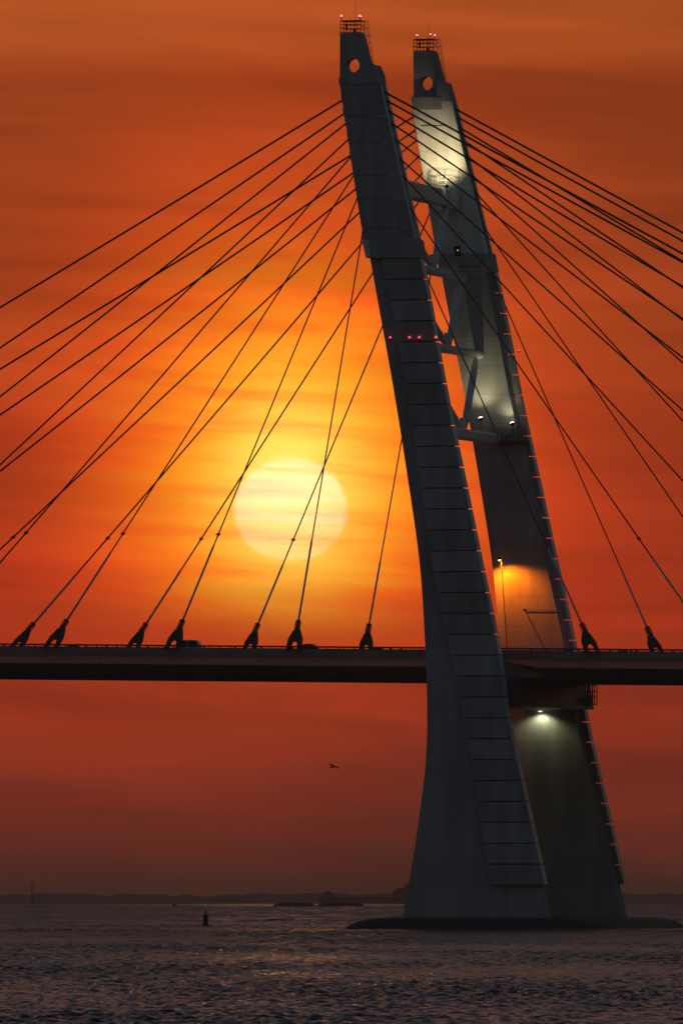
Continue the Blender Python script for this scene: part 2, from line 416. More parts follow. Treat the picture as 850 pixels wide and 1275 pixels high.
    m.tube([LW((uL + 1.9, zb), 1, side), LW((uL + 1.9, zt + .4), 1, side)], .04, 5)
    m.tube([LW((uL + 1.9, zt + .4), 1, side), LW((uL + 1.9, zt + 2.4), 1, side)], .02, 5)
    m.build('lightning_rod', 'dark_steel', leg)
    m = MB(); m.box(LW((uL + .65, zb + .95), 1, side), (.3, .3, .8)); m.build('junction_box', 'black', leg); m = MB(); m.box(LW((uL + 1.8, zb + .3), 1, side), (.4, .4, .5)); m.build('cabinet', 'black', leg)
    # caged ladder up the crown
    m = MB(); tops = [(451.5, 25.5), (454.5, 25.5)]; bots = [(460.5, 79.5), (462.5, 79.5)]
    for (tx, ty), (bx_, by) in zip(tops, bots):
        for t in (.7, 1.4):
            m.tube([LW(UZ(tx, ty), t, side), LW(UZ(bx_, by), t, side)], .022, 5)
    for i in range(7):
        f = i / 6; l0 = 451.5 + (460.5 - 451.5) * f; r0 = 454.5 + (462.5 - 454.5) * f; y = 25.5 + 54 * f
        pa = [LW(UZ(l0, y), .7, side), LW(UZ(r0, y), .7, side), LW(UZ(r0, y), 1.4, side), LW(UZ(l0, y), 1.4, side), LW(UZ(l0, y), .7, side)]
        for p, q in zip(pa[:-1], pa[1:]): m.tube([p, q], .025, 5)
    m.build('ladder_cage', 'dark_steel', leg)
    return leg
leg_front = make_leg(0)
leg_rear = make_leg(1)

# seams and hatch on the inner face of the rear leg
def face_patch(pts, d0, d1, name, mat, parent):
    m = MB(); m.prism([Wf(x, y, d0) for x, y in pts], [Wf(x, y, d1) for x, y in pts]); return m.build(name, mat, parent)
face_patch([(564, 307), (572, 305.5), (574, 318), (566, 319.5)], -.06, .1, 'hatch', 'black', leg_rear)
face_patch([(549, 329), (602, 329), (602.4, 330.6), (549.4, 330.6)], -.35, .1, 'ledge', 'concrete', leg_rear)
for (x0, x1, y, wd) in ((523, 553, 155.8, 1.0), (523, 560, 189, .8), (519, 573, 166, .35)):
    face_patch([(x0, y), (x1, y), (x1 + .2, y + wd), (x0 + .2, y + wd)], -.05, .1, 'bracket_rail', 'dark_steel' if y < 160 else 'steel', leg_rear)
face_patch([(511, 121), (549, 121), (550, 136.5), (513.5, 136.5)], -.15, .2, 'head_plate', 'concrete', leg_rear)

# ---- struts between the legs (V braces meet the next strut at mid-span)
def strut_line(x, y):
    u, z = UZf(x, y, -.2); return u, z
def vin(z): return TILT * z + T
def vout(z): return SPAN - TILT * z
UM = lambda u, z, v: W(u, v, z)
ST = [(560, 247.5), (577.7, 345), (596.5, 441.5), (616, 546.5)]
SL = [strut_line(*p) for p in ST]
def box_strut(i, w, h0, h1, drum):
    u, z = SL[i]; m = MB(); a, b = vin(z) - .3, vout(z) + .2
    secs = [(a, w, h0), ((a + b) / 2, w * .95, (h0 + h1) / 2), (b, w * .8, h1)]
    vs_ = []; fs_ = []
    for v, ww, hh in secs:
        c = .22
        ring = [(-ww/2 + c, -hh/2), (ww/2 - c, -hh/2), (ww/2, -hh/2 + c), (ww/2, hh/2 - c), (ww/2 - c, hh/2), (-ww/2 + c, hh/2), (-ww/2, hh/2 - c), (-ww/2, -hh/2 + c)]
        vs_ += [W(u + p, v, z + q) for p, q in ring]
    for k_ in range(2):
        for j in range(8): fs_.append((k_*8 + j, k_*8 + (j+1) % 8, (k_+1)*8 + (j+1) % 8, (k_+1)*8 + j))
    fs_ += [tuple(range(8)), tuple(range(23, 15, -1))]
    m.add(vs_, fs_); s = m.build('strut', 'steel', pyl)
    if drum:
        m = MB(); p = W(u, vout(z) - 1.6, z)
        m.lathe((p.x, p.y, p.z), [(drum * .92, -h1 * .62), (drum, -h1 * .5), (drum, h1 * .5), (drum * .97, h1 * .56)], 24)
        m.build('end_drum', 'steel', s)
    return s
s1 = box_strut(0, 2.2, 2.5, 2.4, 1.75)
s4 = box_strut(3, 1.9, 1.55, 1.4, 0)
def pipe_strut(i, rad):
    u, z = SL[i]; m = MB(); a, b = vin(z) - .3, vout(z) + .2
    m.tube([W(u, a, z), W(u, b, z)], rad, 20); s = m.build('strut', 'steel', pyl, smooth=False)
    for p in s.data.polygons: p.use_smooth = len(p.vertices) == 4
    for v in (a + 1.2, b - 1.3):
        m = MB(); m.tube([W(u, v - .12, z), W(u, v + .12, z)], rad * 1.09, 20); m.build('flange_ring', 'steel', s)
    return s
s2 = pipe_strut(1, .62); s3 = pipe_strut(2, .62)
struts = [s1, s2, s3, s4]
for i in range(3):
    ua, za = SL[i]; ub, zb = SL[i + 1]; vm = (vin(zb) + vout(zb)) / 2
    for far in (1, 0):
        va = vout(za) - 2.2 if far else vin(za) + 2.2
        sgn = 1 if far else -1
        a = W(ua, va, za - .9); b = W(ub, vm + sgn * 1.1, zb + .75)
        m = MB(); d = (b - a)
        m.tube([a, a + d * .06, a + d * .12, a + d * .88, a + d * .94, b], [.34, .42, .52, .52, .42, .34], 16)
        br = m.build('brace', 'steel', pyl)
        for p in br.data.polygons: p.use_smooth = len(p.vertices) == 4
        for f in (.13, .87):
            p = a + d * f; e = d.normalized() * .12
            m = MB(); m.tube([p - e, p + e], .58, 16); m.build('flange_ring', 'steel', br)
    # gusset plate where the braces land
    m = MB(); pts = [(-2.4, .3), (2.4, .3), (2.0, .9), (.9, 2.3), (-.9, 2.3), (-2.0, .9)]
    m.prism([W(ub - .12, vm + p, zb + q) for p, q in pts], [W(ub + .12, vm + p, zb + q) for p, q in pts]); m.build('gusset', 'steel', struts[i + 1])

# maintenance platform on the top strut, with its railing
u, z = SL[0]; vb = vout(z); zt = z + 1.3
m = MB(); rp = [(1.75 * math.cos(a), 1.75 * math.sin(a)) for a in np.linspace(0, 2 * math.pi, 19)[:-1]]
cen = (u, vb - 2.0)
for hgt in (.55, 1.1, 1.6):
    pts = [W(cen[0] + p, cen[1] + q, zt + hgt) for p, q in rp]
    for p, q in zip(pts, pts[1:] + pts[:1]): m.tube([p, q], .035, 5)
for p, q in rp[::2]: m.tube([W(cen[0] + p, cen[1] + q, zt), W(cen[0] + p, cen[1] + q, zt + 1.6)], .035, 5)
m.build('platform_railing', 'steel', s1)
# walkway round the rear leg beside the lowest strut
m = MB(); z4 = SL[3][1]
pts = [(609, 549), (655, 552)]
ua = UZf(612, 545)[0]; ub = UZf(656, 545)[0]; vv = vout(z4)
m.hexa([W(ua, vv - 1.3, z4 - .5), W(ub, vv - 1.3, z4 - .5), W(ub, vv + 1.5, z4 - .5), W(ua, vv + 1.5, z4 - .5), W(ua, vv - 1.3, z4 - .32), W(ub, vv - 1.3, z4 - .32), W(ub, vv + 1.5, z4 - .32), W(ua, vv + 1.5, z4 - .32)])
for hgt in (.5, .95, 1.4, 1.8):
    m.tube([W(ua, vv - 1.25, z4 - .3 + hgt), W(ub, vv - 1.25, z4 - .3 + hgt)], .035, 5); m.tube([W(ub, vv - 1.25, z4 - .3 + hgt), W(ub, vv + 1.5, z4 - .3 + hgt)], .035, 5)
for i in range(10):
    uu = ua + (ub - ua) * i / 9; m.tube([W(uu, vv - 1.25, z4 - .4), W(uu, vv - 1.25, z4 + 1.5)], .04, 5)
m.build('walkway', 'dark_steel', pyl)

# cross beam under the deck
zbt, zbb = UZ(600, 846, 6, 0)[1], UZ(640, 879, 6, 0)[1]
uR = UZf(733, 860)[0]; uL = uR - 9.5
m = MB(); a, b = vin(zbt) - .6, vout(zbt) + .4
m.hexa([W(uL, a, zbb), W(uR + .6, a, zbb), W(uR + .6, b, zbb), W(uL, b, zbb), W(uL, a, zbt), W(uR, a, zbt), W(uR, b, zbt), W(uL, b, zbt)])
cb = m.build('cross_beam', 'dark_steel', pyl)
m = MB(); v0 = b - 3.5; zf = UZf(733, 877)[1]
m.hexa([W(uR - .4, v0, zf - .12), W(uR + 1.3, v0, zf - .12), W(uR + 1.3, b - .8, zf - .12), W(uR - .4, b - .8, zf - .12), W(uR - .4, v0, zf), W(uR + 1.3, v0, zf), W(uR + 1.3, b - .8, zf), W(uR - .4, b - .8, zf)])
for uu in (uR + .65, uR + 1.25):
    for v in (v0, v0 + 1.3, b - .85): m.tube([W(uu, v, zf), W(uu, v, zf + 2.7)], .07, 5)
    for hgt in (1.0, 1.8, 2.7): m.tube([W(uu, v0, zf + hgt), W(uu, b - .85, zf + hgt)], .06, 5)
for v in (v0, b - .85):
    for hgt in (1.0, 1.8, 2.7): m.tube([W(uR, v, zf + hgt), W(uR + 1.25, v, zf + hgt)], .06, 5)
m.build('inspection_cage', 'dark_steel', cb)
m = MB()
for i in range(9):
    v = v0 - 6 + i * .75; m.tube([W(uR + .75, v, zf - .1), W(uR + .75, v, zf + .8)], .04, 5)
m.tube([W(uR + .75, v0 - 6, zf + .8), W(uR + .75, v0, zf + .8)], .04, 5); m.tube([W(uR + .75, v0 - 6, zf), W(uR + .75, v0, zf)], .05, 5)
m.build('beam_railing', 'dark_steel', cb)

# foundation island in the water
zw = UZ(600, 1157, -8, 0)[1]; ztop = UZ(600, 1142.5, 0, 0)[1] - .05
uA = UZ(425, 1157, -7, 0)[0] - 1.6; uB = UZ(872, 1157, 50, 0)[0]
def plan(ins, z, n=44):
    out = []; cu, cv = (uA + uB) / 2, 21.5; hu, hv = (uB - uA) / 2 - ins * 1.3, 30 - ins
    for i in range(n):
        a = 2 * math.pi * i / n; c, s = math.cos(a), math.sin(a)
        e = 2 / 7.0
        out.append(W(cu + hu * math.copysign(abs(c) ** e, c), cv + hv * math.copysign(abs(s) ** e, s), z))
    return out
m = MB(); rings = [plan(-.6, -2.5), plan(0, zw), plan(1.2, zw + 1.0), plan(2.4, ztop - .12), plan(3.0, ztop)]
n = len(rings[0])
for rg in rings: m.v += [tuple(p) for p in rg]
for i in range(len(rings) - 1):
    for j in range(n): m.f.append((i*n + j, i*n + (j+1) % n, (i+1)*n + (j+1) % n, (i+1)*n + j))
m.f.append(tuple(range((len(rings)-1)*n, len(rings)*n)))
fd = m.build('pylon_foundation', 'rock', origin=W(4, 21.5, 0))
tag(fd, 'low black concrete island in the water under the pylon', 'foundation')

# ------------------------------------------------------------------ deck
DV0, DV1 = 12.5, 33.7
def deckz(y0, y1, v=DV0):              # photo heights at the left and right frame edge -> slope line
    ua, za = UZ(0, y0, v, 0); ub, zb = UZ(850, y1, v, 0)
    kk = (zb - za) / (ub - ua); return lambda U: za + kk * (U - ua)
zRail = deckz(801, 808.4); zPar = deckz(805.2, 812.4); zFas = deckz(814.6, 822); zNose = deckz(824.2, 832.2, 2.5); zBot = deckz(845.8, 853.4, 36)
U0, U1 = -165.0, 190.0
dk = empty('bridge_deck', W(0, 23, zBot(0)), 'long dark bridge deck with railings running through the pylon', 'bridge deck')
def sweep(name, poly, ua, ub, mat, parent=dk):    # poly: list of (V, zfunction, dz)
    m = MB(); m.prism([W(ua, v, zf_(ua) + dz) for v, zf_, dz in poly], [W(ub, v, zf_(ub) + dz) for v, zf_, dz in poly])
    return m.build(name, mat, parent)
gird = sweep('girder', [(DV0, zPar, -.9), (DV0, zFas, 0), (14.0, zBot, .05), (32.2, zBot, .05), (DV1, zFas, 0), (DV1, zPar, -.9)], U0, U1, 'deck')
sweep('roadway', [(DV0 + .4, zPar, -.9), (DV1 - .4, zPar, -.9), (DV1 - .4, zPar, -.8), (DV0 + .4, zPar, -.8)], U0, U1, 'asphalt')
for va, vb_ in ((DV0 - .25, DV0 + .35), (DV1 - .35, DV1 + .25)):
    sweep('parapet', [(va, zPar, 0), (va, zFas, .02), (vb_, zFas, .02), (vb_, zPar, 0)], U0, U1, 'deck')
# wedge fairings along both edges, stopping short of the pylon legs with a taper
def fairing(va, nose, vbot, secs_):
    m = MB(); m2 = MB(); secs = []; low_ = []
    for U, f in secs_:
        nv = va + (nose - va) * f; zn = zFas(U) - .02 + (zNose(U) - zFas(U)) * f
        secs.append([W(U, va + math.copysign(.3, va - nose), zFas(U) - .004), W(U, va, zFas(U) - .004), W(U, nv, zn), W(U, nv, zn - .12), W(U, va + math.copysign(.3, va - nose), zn - .12)])
        low_.append([W(U, nv + math.copysign(.1, va - nose), zn - .122), W(U, (nv + vbot) / 2 , zBot(U) + .5), W(U, vbot, zBot(U) - .006), W(U, vbot, zn - .122)])
    for mm, ss, n in ((m, secs, 5), (m2, low_, 4)):
        for q in ss: mm.v += [tuple(p) for p in q]
        for i in range(len(ss) - 1):
            for j in range(n): mm.f.append((i*n + j, i*n + (j+1) % n, (i+1)*n + (j+1) % n, (i+1)*n + j))
        mm.f += [tuple(range(n)), tuple(range((len(ss)-1)*n, len(ss)*n))]
    m.build('fairing', 'fairing', dk); m2.build('fairing_underside', 'deck', dk)
uPL = UZ(524, 824, 2.5, 0)[0]; uPR = UZ(672, 830, 2.5, 0)[0]
fairing(DV0, 2.5, 8.0, [(U0, 1), (uPL, 1), (uPL + 1.6, .7), (uPL + 3.2, .7)]); fairing(DV0, 2.5, 8.0, [(uPR - 8.0, .02), (uPR - 5.0, .5), (uPR, 1), (U1, 1)])
uFL = UZf(612, 820)[0]; uFR = UZf(722, 820)[0]
fairing(DV1, 43.7, 38.2, [(U0, 1), (uFL - 5, 1), (uFL, .3)]); fairing(DV1, 43.7, 38.2, [(uFR, .3), (uFR + 5, 1), (U1, 1)])
# railings: rails, and each post in the near one
for v in (DV0 + .05, DV1 - .05):
    rl = sweep('railing', [(v - .07, zRail, -.24), (v - .07, zRail, 0), (v + .07, zRail, 0), (v + .07, zRail, -.24)], U0, U1, 'dark_steel')
    pm = None; U = -78.0; i = 0
    while U < 42 and v < 20:
        w_ = random.choice((.1, .12, .18, .3))
        m = MB(); m.box((0, 0, 0), (w_, .1, .62))
        b = m.build('post', 'dark_steel', rl, origin=(0, 0, 0))
        b.location = W(U, v, zRail(U) - .36) - root_of(dk); b.rotation_euler = (0, 0, -ALPHA)
        U += random.choice((.75, 1.5, 1.5, 1.5))
for i in range(14):                      # drain spouts and markers on the fascia
    U = -72 + i * 8.2 + random.uniform(-1, 1)
    m = MB(); m.box(W(U, 7.5, (zFas(U) + zNose(U)) / 2 + .03), (.22, .2, .2)); m.build('drain_spout', 'black', dk)

# ------------------------------------------------------------------ stay cables
ORD = ['first', 'second', 'third', 'fourth', 'fifth', 'sixth', 'seventh', 'eighth', 'ninth']
LT = [(449, 297), (443.5, 247), (438, 220), (434, 197), (431, 175), (428, 155), (425, 143), (423, 126)]
RT = [(525, 322), (507, 249), (502, 215), (495.5, 192), (490, 169), (486, 150), (483, 135.5), (481, 123), (479.6, 113)]
LAn = [366, 215, 65, -85.5, -236, -386, -537, -687]
LAf = [455, 310, 165, 20, -125, -270, -415, -560]
RAn = [736, 889, 1042, 1186, 1334, 1473, 1622, 1754, 1782]
RAf = [818, 965, 1112, 1258, 1400, 1537, 1680, 1806, 1834]
VN, VF = 11.7, 34.5
def bracket(m, U, V, z0, sh, s):
    # hand-shaped steel clevis: two legs, body, neck; sh = horizontal run per metre of height
    leg_o = .95 * s; lw = .42 * s
    pts = [(-leg_o, 0), (-leg_o + lw, 0), (-.38 * s, 1.0), (-.28 * s, 1.25), (.28 * s, 1.25), (.38 * s, 1.0), (leg_o - lw, 0), (leg_o, 0), (.9 * s, 1.65), (.42 * s, 2.9), (-.42 * s, 2.9), (-.9 * s, 1.65)]
    f = lambda p, dv: W(U + p[0] + sh * p[1] * .85, V + dv, z0 + p[1])
    m.prism([f(p, -.35 * s) for p in pts], [f(p, .35 * s) for p in pts])
def cable(side, right, i):
    top = (RT if right else LT)[i]; ax = ((RAf if side else RAn) if right else (LAf if side else LAn))[i]
    u1, z1 = UZ(top[0] - (4 if right else -1), top[1], 1.7)
    v1 = LV(1.7, z1, side)
    V = VF if side else VN
    ya = 803 + 7.4 * ax / 850
    u0, _ = UZ(ax, ya, V, 0); z0 = zPar(u0) - .25
    run = (u1 - u0) / (z1 - z0); u0 -= .4 * run
    hb = 2.9; base = Vector((u0 + run * hb * .85, V, z0 + hb))
    topv = Vector((u1, v1, z1))
    topv = topv + (topv - base).normalized() * (.2 if right else 1.0)
    d = topv - base; L = d.length; dn = d.normalized()
    wp = lambda p: W(p.x, p.y, p.z)
    name_side = ('far from the sun' if right else 'on the sun side')
    lab = 'stay cable %s of the %s pylon leg, %s from that leg' % (name_side, 'rear' if side else 'front', ORD[i])
    root = empty('stay_cable', W(u0, V, z0), lab, 'cable', 'stay cables of the bridge')
    rad = .09 + .007 * i
    m = MB(); pts = []; sag = L * L * 0.000011
    for q in np.linspace(0.008, 1, 22):
        p = base + d * float(q); p = Vector((p.x, p.y, p.z - 4 * sag * q * (1 - q))); pts.append(wp(p))
    m.tube(pts, rad, 8); cb_ = m.build('cable', 'cable', root, smooth=True)
    m = MB(); a = base + dn * 1.35; tl = 11.5 if not side else 9.0
    pts = [wp(a + dn * tl * q - Vector((0, 0, 4 * sag * (tl * q / L) * (1 - tl * q / L)))) for q in (0, .33, .66, 1)]
    m.tube(pts, rad + .05, 10); m.build('guard_tube', 'tube', root, smooth=True)
    if i > 0:
        cd_ = 13.2 / dn.z; p = base + dn * cd_; q0 = cd_ / L; p.z -= 4 * sag * q0 * (1 - q0)
        m = MB(); m.tube([wp(p - dn * .18), wp(p + dn * .18)], rad + .12, 10); m.build('clamp_collar', 'dark_steel', root)
        m = MB(); m.box(wp(p), (.75, .12, .12)); m.build('clamp_arm', 'dark_steel', root)
    m = MB(); bracket(m, u0, V, z0, run, 1.1 if not side else 1.0); bk = m.build('anchor_bracket', 'dark_steel', root)
    m = MB(); m.tube([wp(base - dn * .5), wp(base + dn * .1), wp(base + dn * .3), wp(base + dn * 1.1), wp(base + dn * 1.15), wp(base + dn * 1.45)], [.34, .34, .26, .24, .3, .3], 10); m.build('anchor_socket', 'dark_steel', root)
    m = MB(); o = Vector((-dn.z, 0, dn.x)) * .36
    m.tube([wp(base + o), wp(base + dn * 1.3 + o)], .07, 6); m.tube([wp(base - o), wp(base + dn * 1.3 - o)], .07, 6); m.build('damper', 'dark_steel', root)
for side in (0, 1):
    for i in range(8): cable(side, False, i)
    for i in range(9): cable(side, True, i)

# ------------------------------------------------------------------ lamps
def aim(o, d): o.rotation_euler = Vector(d).normalized().to_track_quat('-Z', 'Y').to_euler()
def floodlight(name, pos, target, label, lens, power, color, angle, blend, size=.3, lens_r=.28, cat='floodlight', group=None, soft=.25, mast=None):
    pos = Vector(pos); d = (Vector(target) - pos).normalized()
    root = empty(name, pos, label, cat, group)
    m = MB(); m.tube([pos - d * .42, pos - d * .3, pos], [lens_r * .5, lens_r * .9, lens_r * 1.05], 14); m.build('housing', 'black', root)
    m = MB(); m.tube([pos + d * .004, pos + d * .09, pos + d * .15], [lens_r * .95, lens_r * .75, lens_r * .25], 14); m.build('lens', lens, root)
    if mast is not None:
        m = MB(); m.tube([pos - d * .3, pos - d * .3 + Vector((0, 0, -mast))], .06, 6); m.build('stand', 'dark_steel', root)
    l = bpy.data.lights.new(name + '_light', 'SPOT'); l.energy = power; l.color = color; l.spot_size = math.radians(angle); l.spot_blend = blend; l.shadow_soft_size = soft
    lo_ = bpy.data.objects.new(name + '_light', l); C.objects.link(lo_); lo_.parent = root; lo_.location = d * .35
    aim(lo_, d)
    return root
# one on the top platform washing the head of the rear leg
u, z = SL[0]
floodlight('floodlight', Wf(556, 231.5, -7.5), Wf(548, 192, .0), 'floodlight on the round platform between the pylon heads', 'white_lamp', 5600, (1, .69, .36), 68, 1.0, lens_r=.26, mast=1.0)
# two lit lamps on the lowest strut walkway
floodlight('floodlight', Wf(598, 520.7, -3.2), Wf(590, 430, 0) + vx * -1.0, 'bright lamp above the lowest strut, beside its brace', 'white_lamp', 1500, (1, .84, .46), 120, 1.0, lens_r=.36, mast=2.6)
floodlight('floodlight', Wf(637, 527, -1.6), Wf(620, 470, 0), 'bright lamp on the walkway of the rear leg', 'white_lamp', 450, (1, .84, .46), 110, 1.0, lens_r=.36, mast=1.6)
# under the cross beam
floodlight('floodlight', Wf(672, 885, -1.2), Wf(674, 940, 0) + vx * -.2, 'pale lamp under the cross beam shining down the rear leg', 'green_lamp', 430, (1, .95, .52), 150, .6, lens_r=.3)
# sodium lamp on a thin pole standing on the deck before the rear leg
lp = Wf(621.5, 697, -2.6)
root = floodlight('street_lamp', lp, Wf(640, 800, -1.0), 'orange sodium street lamp on a thin pole before the rear leg', 'sodium_lamp', 9500, (1, .17, .002), 150, .7, lens_r=.24, cat='street lamp')
pf = Wf(631, 806, -2.6)
m = MB(); m.tube([pf, lp + Vector((.25, .2, -.3)), lp + Vector((0, 0, .1))], .06, 6); m.build('pole', 'dark_steel', root)
# bracket arm on the rear leg
root = empty('bracket_arm', Wf(653, 760, 0), 'thin horizontal bracket arm fixed to the orange-lit face of the rear leg', 'bracket')
m = MB(); m.tube([Wf(653, 759.6, -.12), Wf(690, 760, -.12)], .05, 6); m.build('arm', 'dark_steel', root)
m = MB(); m.tube([Wf(653, 759.6, .1), Wf(653, 759.6, -2.4)], .08, 6); m.build('spur', 'dark_steel', root)
m = MB(); m.box(Wf(653, 759.6, -2.3), (.35, .8, .35)); m.build('camera_box', 'dark_steel', root)
# aviation beacons
def beacon(pos, mat, label, group, r_=.13, post=.7):
    pos = Vector(pos); root = empty('beacon_light', pos, label, 'beacon', group)
    m = MB(); m.lathe((pos.x, pos.y, pos.z), [(r_ * .7, 0), (r_, r_ * .5), (r_ * .95, r_ * 1.3), (r_ * .4, r_ * 1.9)], 10); m.build('lens', mat, root)
    m = MB(); m.lathe((pos.x, pos.y, pos.z), [(r_ * .8, -.16), (r_ * .8, -.003)], 10); m.tube([pos - Vector((0, 0, .15)), pos - Vector((0, 0, post))], .04, 5); m.build('base', 'black', root)
for side, nm in ((0, 'front'), (1, 'rear')):
    for x, wh in ((424, 'at the sun-side corner of'), (446.5, 'above the caged ladder at')):
        beacon(LW(UZ(x, 20.5), .3, side), 'pink_lamp', 'pink beacon %s the %s crown railing' % (wh, nm), 'beacons on the pylon crowns')
    beacon(LW(UZ(444.5, 20), 1.8, side), 'pink_lamp', 'dimmer pink beacon at the rear corner of the %s crown railing' % nm, 'beacons on the pylon crowns', .11)
beacon(LW(UZ(486, 421.5), -.2, 0), 'red_lamp', 'red beacon alone at the sun-side edge of the front leg', 'red beacons half way up', .17, .5)
for x in (510, 522):
    beacon(LW(UZ(x, 421.5), -.2, 0), 'red_lamp', 'red beacon of the close pair on the front leg panels', 'red beacons half way up', .17, .5)
beacon(LW(UZ(543, 421.5), -.2, 0), 'red_lamp', 'red beacon at the panel edge of the front leg', 'red beacons half way up', .19, .5)
beacon(LW(UZ(552, 421.5), 1.9, 1), 'red_lamp', 'red beacon at the panel edge of the rear leg', 'red beacons half way up', .14, .5)
beacon(Wf(569.5, 312.5, -.15), bsdf_mat('orange_lamp', (.8, .4, .1), .3, emit=((1, .35, .1), 1.2)), 'tiny orange lamp in the dark hatch of the rear leg', 'hatch lamps', .1, .2)

# ------------------------------------------------------------------ cars on the deck
def car(px, v, mat, label, L=4.4, H=1.5, wagon=False, tail=False):
    U, _ = UZ(px, 806, v, 0); zr = zPar(U) - .8
    root = empty('car', W(U, v, zr), label, 'car', 'cars on the bridge')
    def P(x, y, z_): return W(U + x, v + y, zr + z_)
    w = .88; hl = L / 2
    prof = [(-hl, .32), (-hl + .05, .75), (-hl + .35, .9), (hl * .45, .92), (hl - .12, .78), (hl, .5), (hl - .03, .3)]
    if wagon: prof[2] = (-hl + .1, .95)
    m = MB(); m.prism([P(x, -w, z_) for x, z_ in prof], [P(x, w, z_) for x, z_ in prof]); m.build('body', mat, root)
    if wagon: cab = [(-hl + .1, .94), (-hl + .45, H - .05), (-hl + .9, H), (.35, H), (.75, H - .1), (hl * .62, .92)]
    else: cab = [(-hl + .45, .9), (-hl + 1.15, H - .06), (-.4, H), (.3, H - .05), (hl * .5, .92)]
    m = MB(); m.prism([P(x, -w + .1, z_) for x, z_ in cab], [P(x, w - .1, z_) for x, z_ in cab]); m.build('cabin', mat, root)
    xa, xb, zt_ = cab[1][0], cab[-2][0], H - .12
    for wx0, wx1 in ((xa + .02, (xa + xb) / 2 - .05), ((xa + xb) / 2 + .05, xb + .05)):
        for sy in (-1, 1):
            m = MB(); yv = sy * (w - .095); pp = [(wx0, .98), (wx1 + (.12 if wx1 > 0 else 0), .98), (wx1, zt_), (wx0 + .08, zt_)]
            m.prism([P(x, yv - .02, z_) for x, z_ in pp], [P(x, yv + .02, z_) for x, z_ in pp]); m.build('window', 'glass', root)
    xs = [c[0] for c in cab[1:-1]]
    m = MB(); m.prism([P(x, -w + .12, z_ + .01) for x, z_ in cab[1:-1]] + [P(x, -w + .12, z_ - .06) for x, z_ in reversed(cab[1:-1])],
                      [P(x, w - .12, z_ + .01) for x, z_ in cab[1:-1]] + [P(x, w - .12, z_ - .06) for x, z_ in reversed(cab[1:-1])]); m.build('roof', mat, root)
    for sx in (-hl * .62, hl * .62):
        for sy in (-w + .08, w - .08):
            m = MB(); m.tube([P(sx, sy - .1, .32), P(sx, sy + .1, .32)], .32, 14); m.build('wheel', 'tyre', root)
    for sy in (-.6, .6):
        m = MB(); m.box(P(-hl + .02, sy, .72), (.12, .3, .14)); m.build('tail_light', 'tail_lamp', root)
        m = MB(); m.box(P(hl - .06, sy, .62), (.12, .3, .14)); m.build('headlight', 'tube', root)
    return root
car(240, 15.5, 'white_car', 'white estate car behind the railing on the sun side', 4.6, 2.0, True)
car(388, 15.5, 'grey_car', 'dark saloon car behind the railing below the sun', 4.3, 1.62)
car(96, 30, 'blue_car', 'blue saloon car half hidden by the railing near a long cable', 4.4, 1.4)
car(474, 30, 'blue_car', 'blue saloon car half hidden by the railing next to the pylon', 4.4, 1.35)
car(711, 30, 'red_car', 'red saloon car half hidden by the railing beyond the pylon', 4.2, 1.35)
car(779, 30, 'white_car', 'white saloon car half hidden by the railing beyond the pylon', 4.3, 1.35)

# ------------------------------------------------------------------ water with real chop, curving away with the earth
def water_mat(rough):
    m = bpy.data.materials.new('sea_water'); m.use_nodes = True; t = m.node_tree; b = t.nodes['Principled BSDF']
    b.inputs['Base Color'].default_value = (.012, .016, .02, 1); b.inputs['Roughness'].default_value = rough; b.inputs['IOR'].default_value = 1.333
    co = N(t, 'ShaderNodeTexCoord').outputs['Object']
    n1 = N(t, 'ShaderNodeTexNoise'); n1.inputs['Scale'].default_value = 4.0; n1.inputs['Detail'].default_value = 4
    t.links.new(VM(t, 'MULTIPLY', co, (1, .7, 1)), n1.inputs['Vector'])
    bp = N(t, 'ShaderNodeBump'); bp.inputs['Strength'].default_value = .9; bp.inputs['Distance'].default_value = .09
    t.links.new(n1.outputs['Fac'], bp.inputs['Height']); t.links.new(bp.outputs[0], b.inputs['Normal'])
    return m
M['water'] = water_mat(.2)
rng = np.random.RandomState(11)
comps = []
for i in range(90):
    lam = 0.42 * (2.4 / 0.42) ** rng.rand(); kk = 2 * math.pi / lam
    th = math.radians(80) + rng.randn() * .8
    comps.append((kk * math.cos(th), kk * math.sin(th), rng.rand() * 6.28, .0084 * lam ** .7 * (.6 + .8 * rng.rand())))
def spectrum(n, l0, l1, slope):
    out = []
    for i in range(n):
        lam = l0 * (l1 / l0) ** rng.rand(); kk = 2 * math.pi / lam; th = math.radians(80) + rng.randn() * .8
        out.append((kk * math.cos(th), kk * math.sin(th), rng.rand() * 6.28, slope * lam / 6.28 * (.6 + .8 * rng.rand())))
    return out
comps3 = spectrum(45, 1.7, 3.6, .044); comps4 = spectrum(36, 5.0, 11.0, .028)
def waves(X, Y, lmin, cs):
    Z = np.zeros_like(X)
    patch = .8 + .35 * np.sin(X * .09 + 1.3 * np.sin(Y * .011)) * np.sin(Y * .019 + 1.7)
    for kx, ky, ph, am in cs:
        if 2 * math.pi / math.hypot(kx, ky) < lmin: continue
        Z += am * np.sin(kx * X + ky * Y + ph)
    return Z * patch
def grid(xs, ys, zf_):
    X, Y = np.meshgrid(xs, ys); Z = zf_(X, Y)
    v = np.stack([X, Y, Z], -1).reshape(-1, 3); nx, ny = len(xs), len(ys)
    idx = np.arange(nx * ny).reshape(ny, nx)
    f = np.stack([idx[:-1, :-1], idx[:-1, 1:], idx[1:, 1:], idx[1:, :-1]], -1).reshape(-1, 4)
    return v, f
parts = []; off = 0
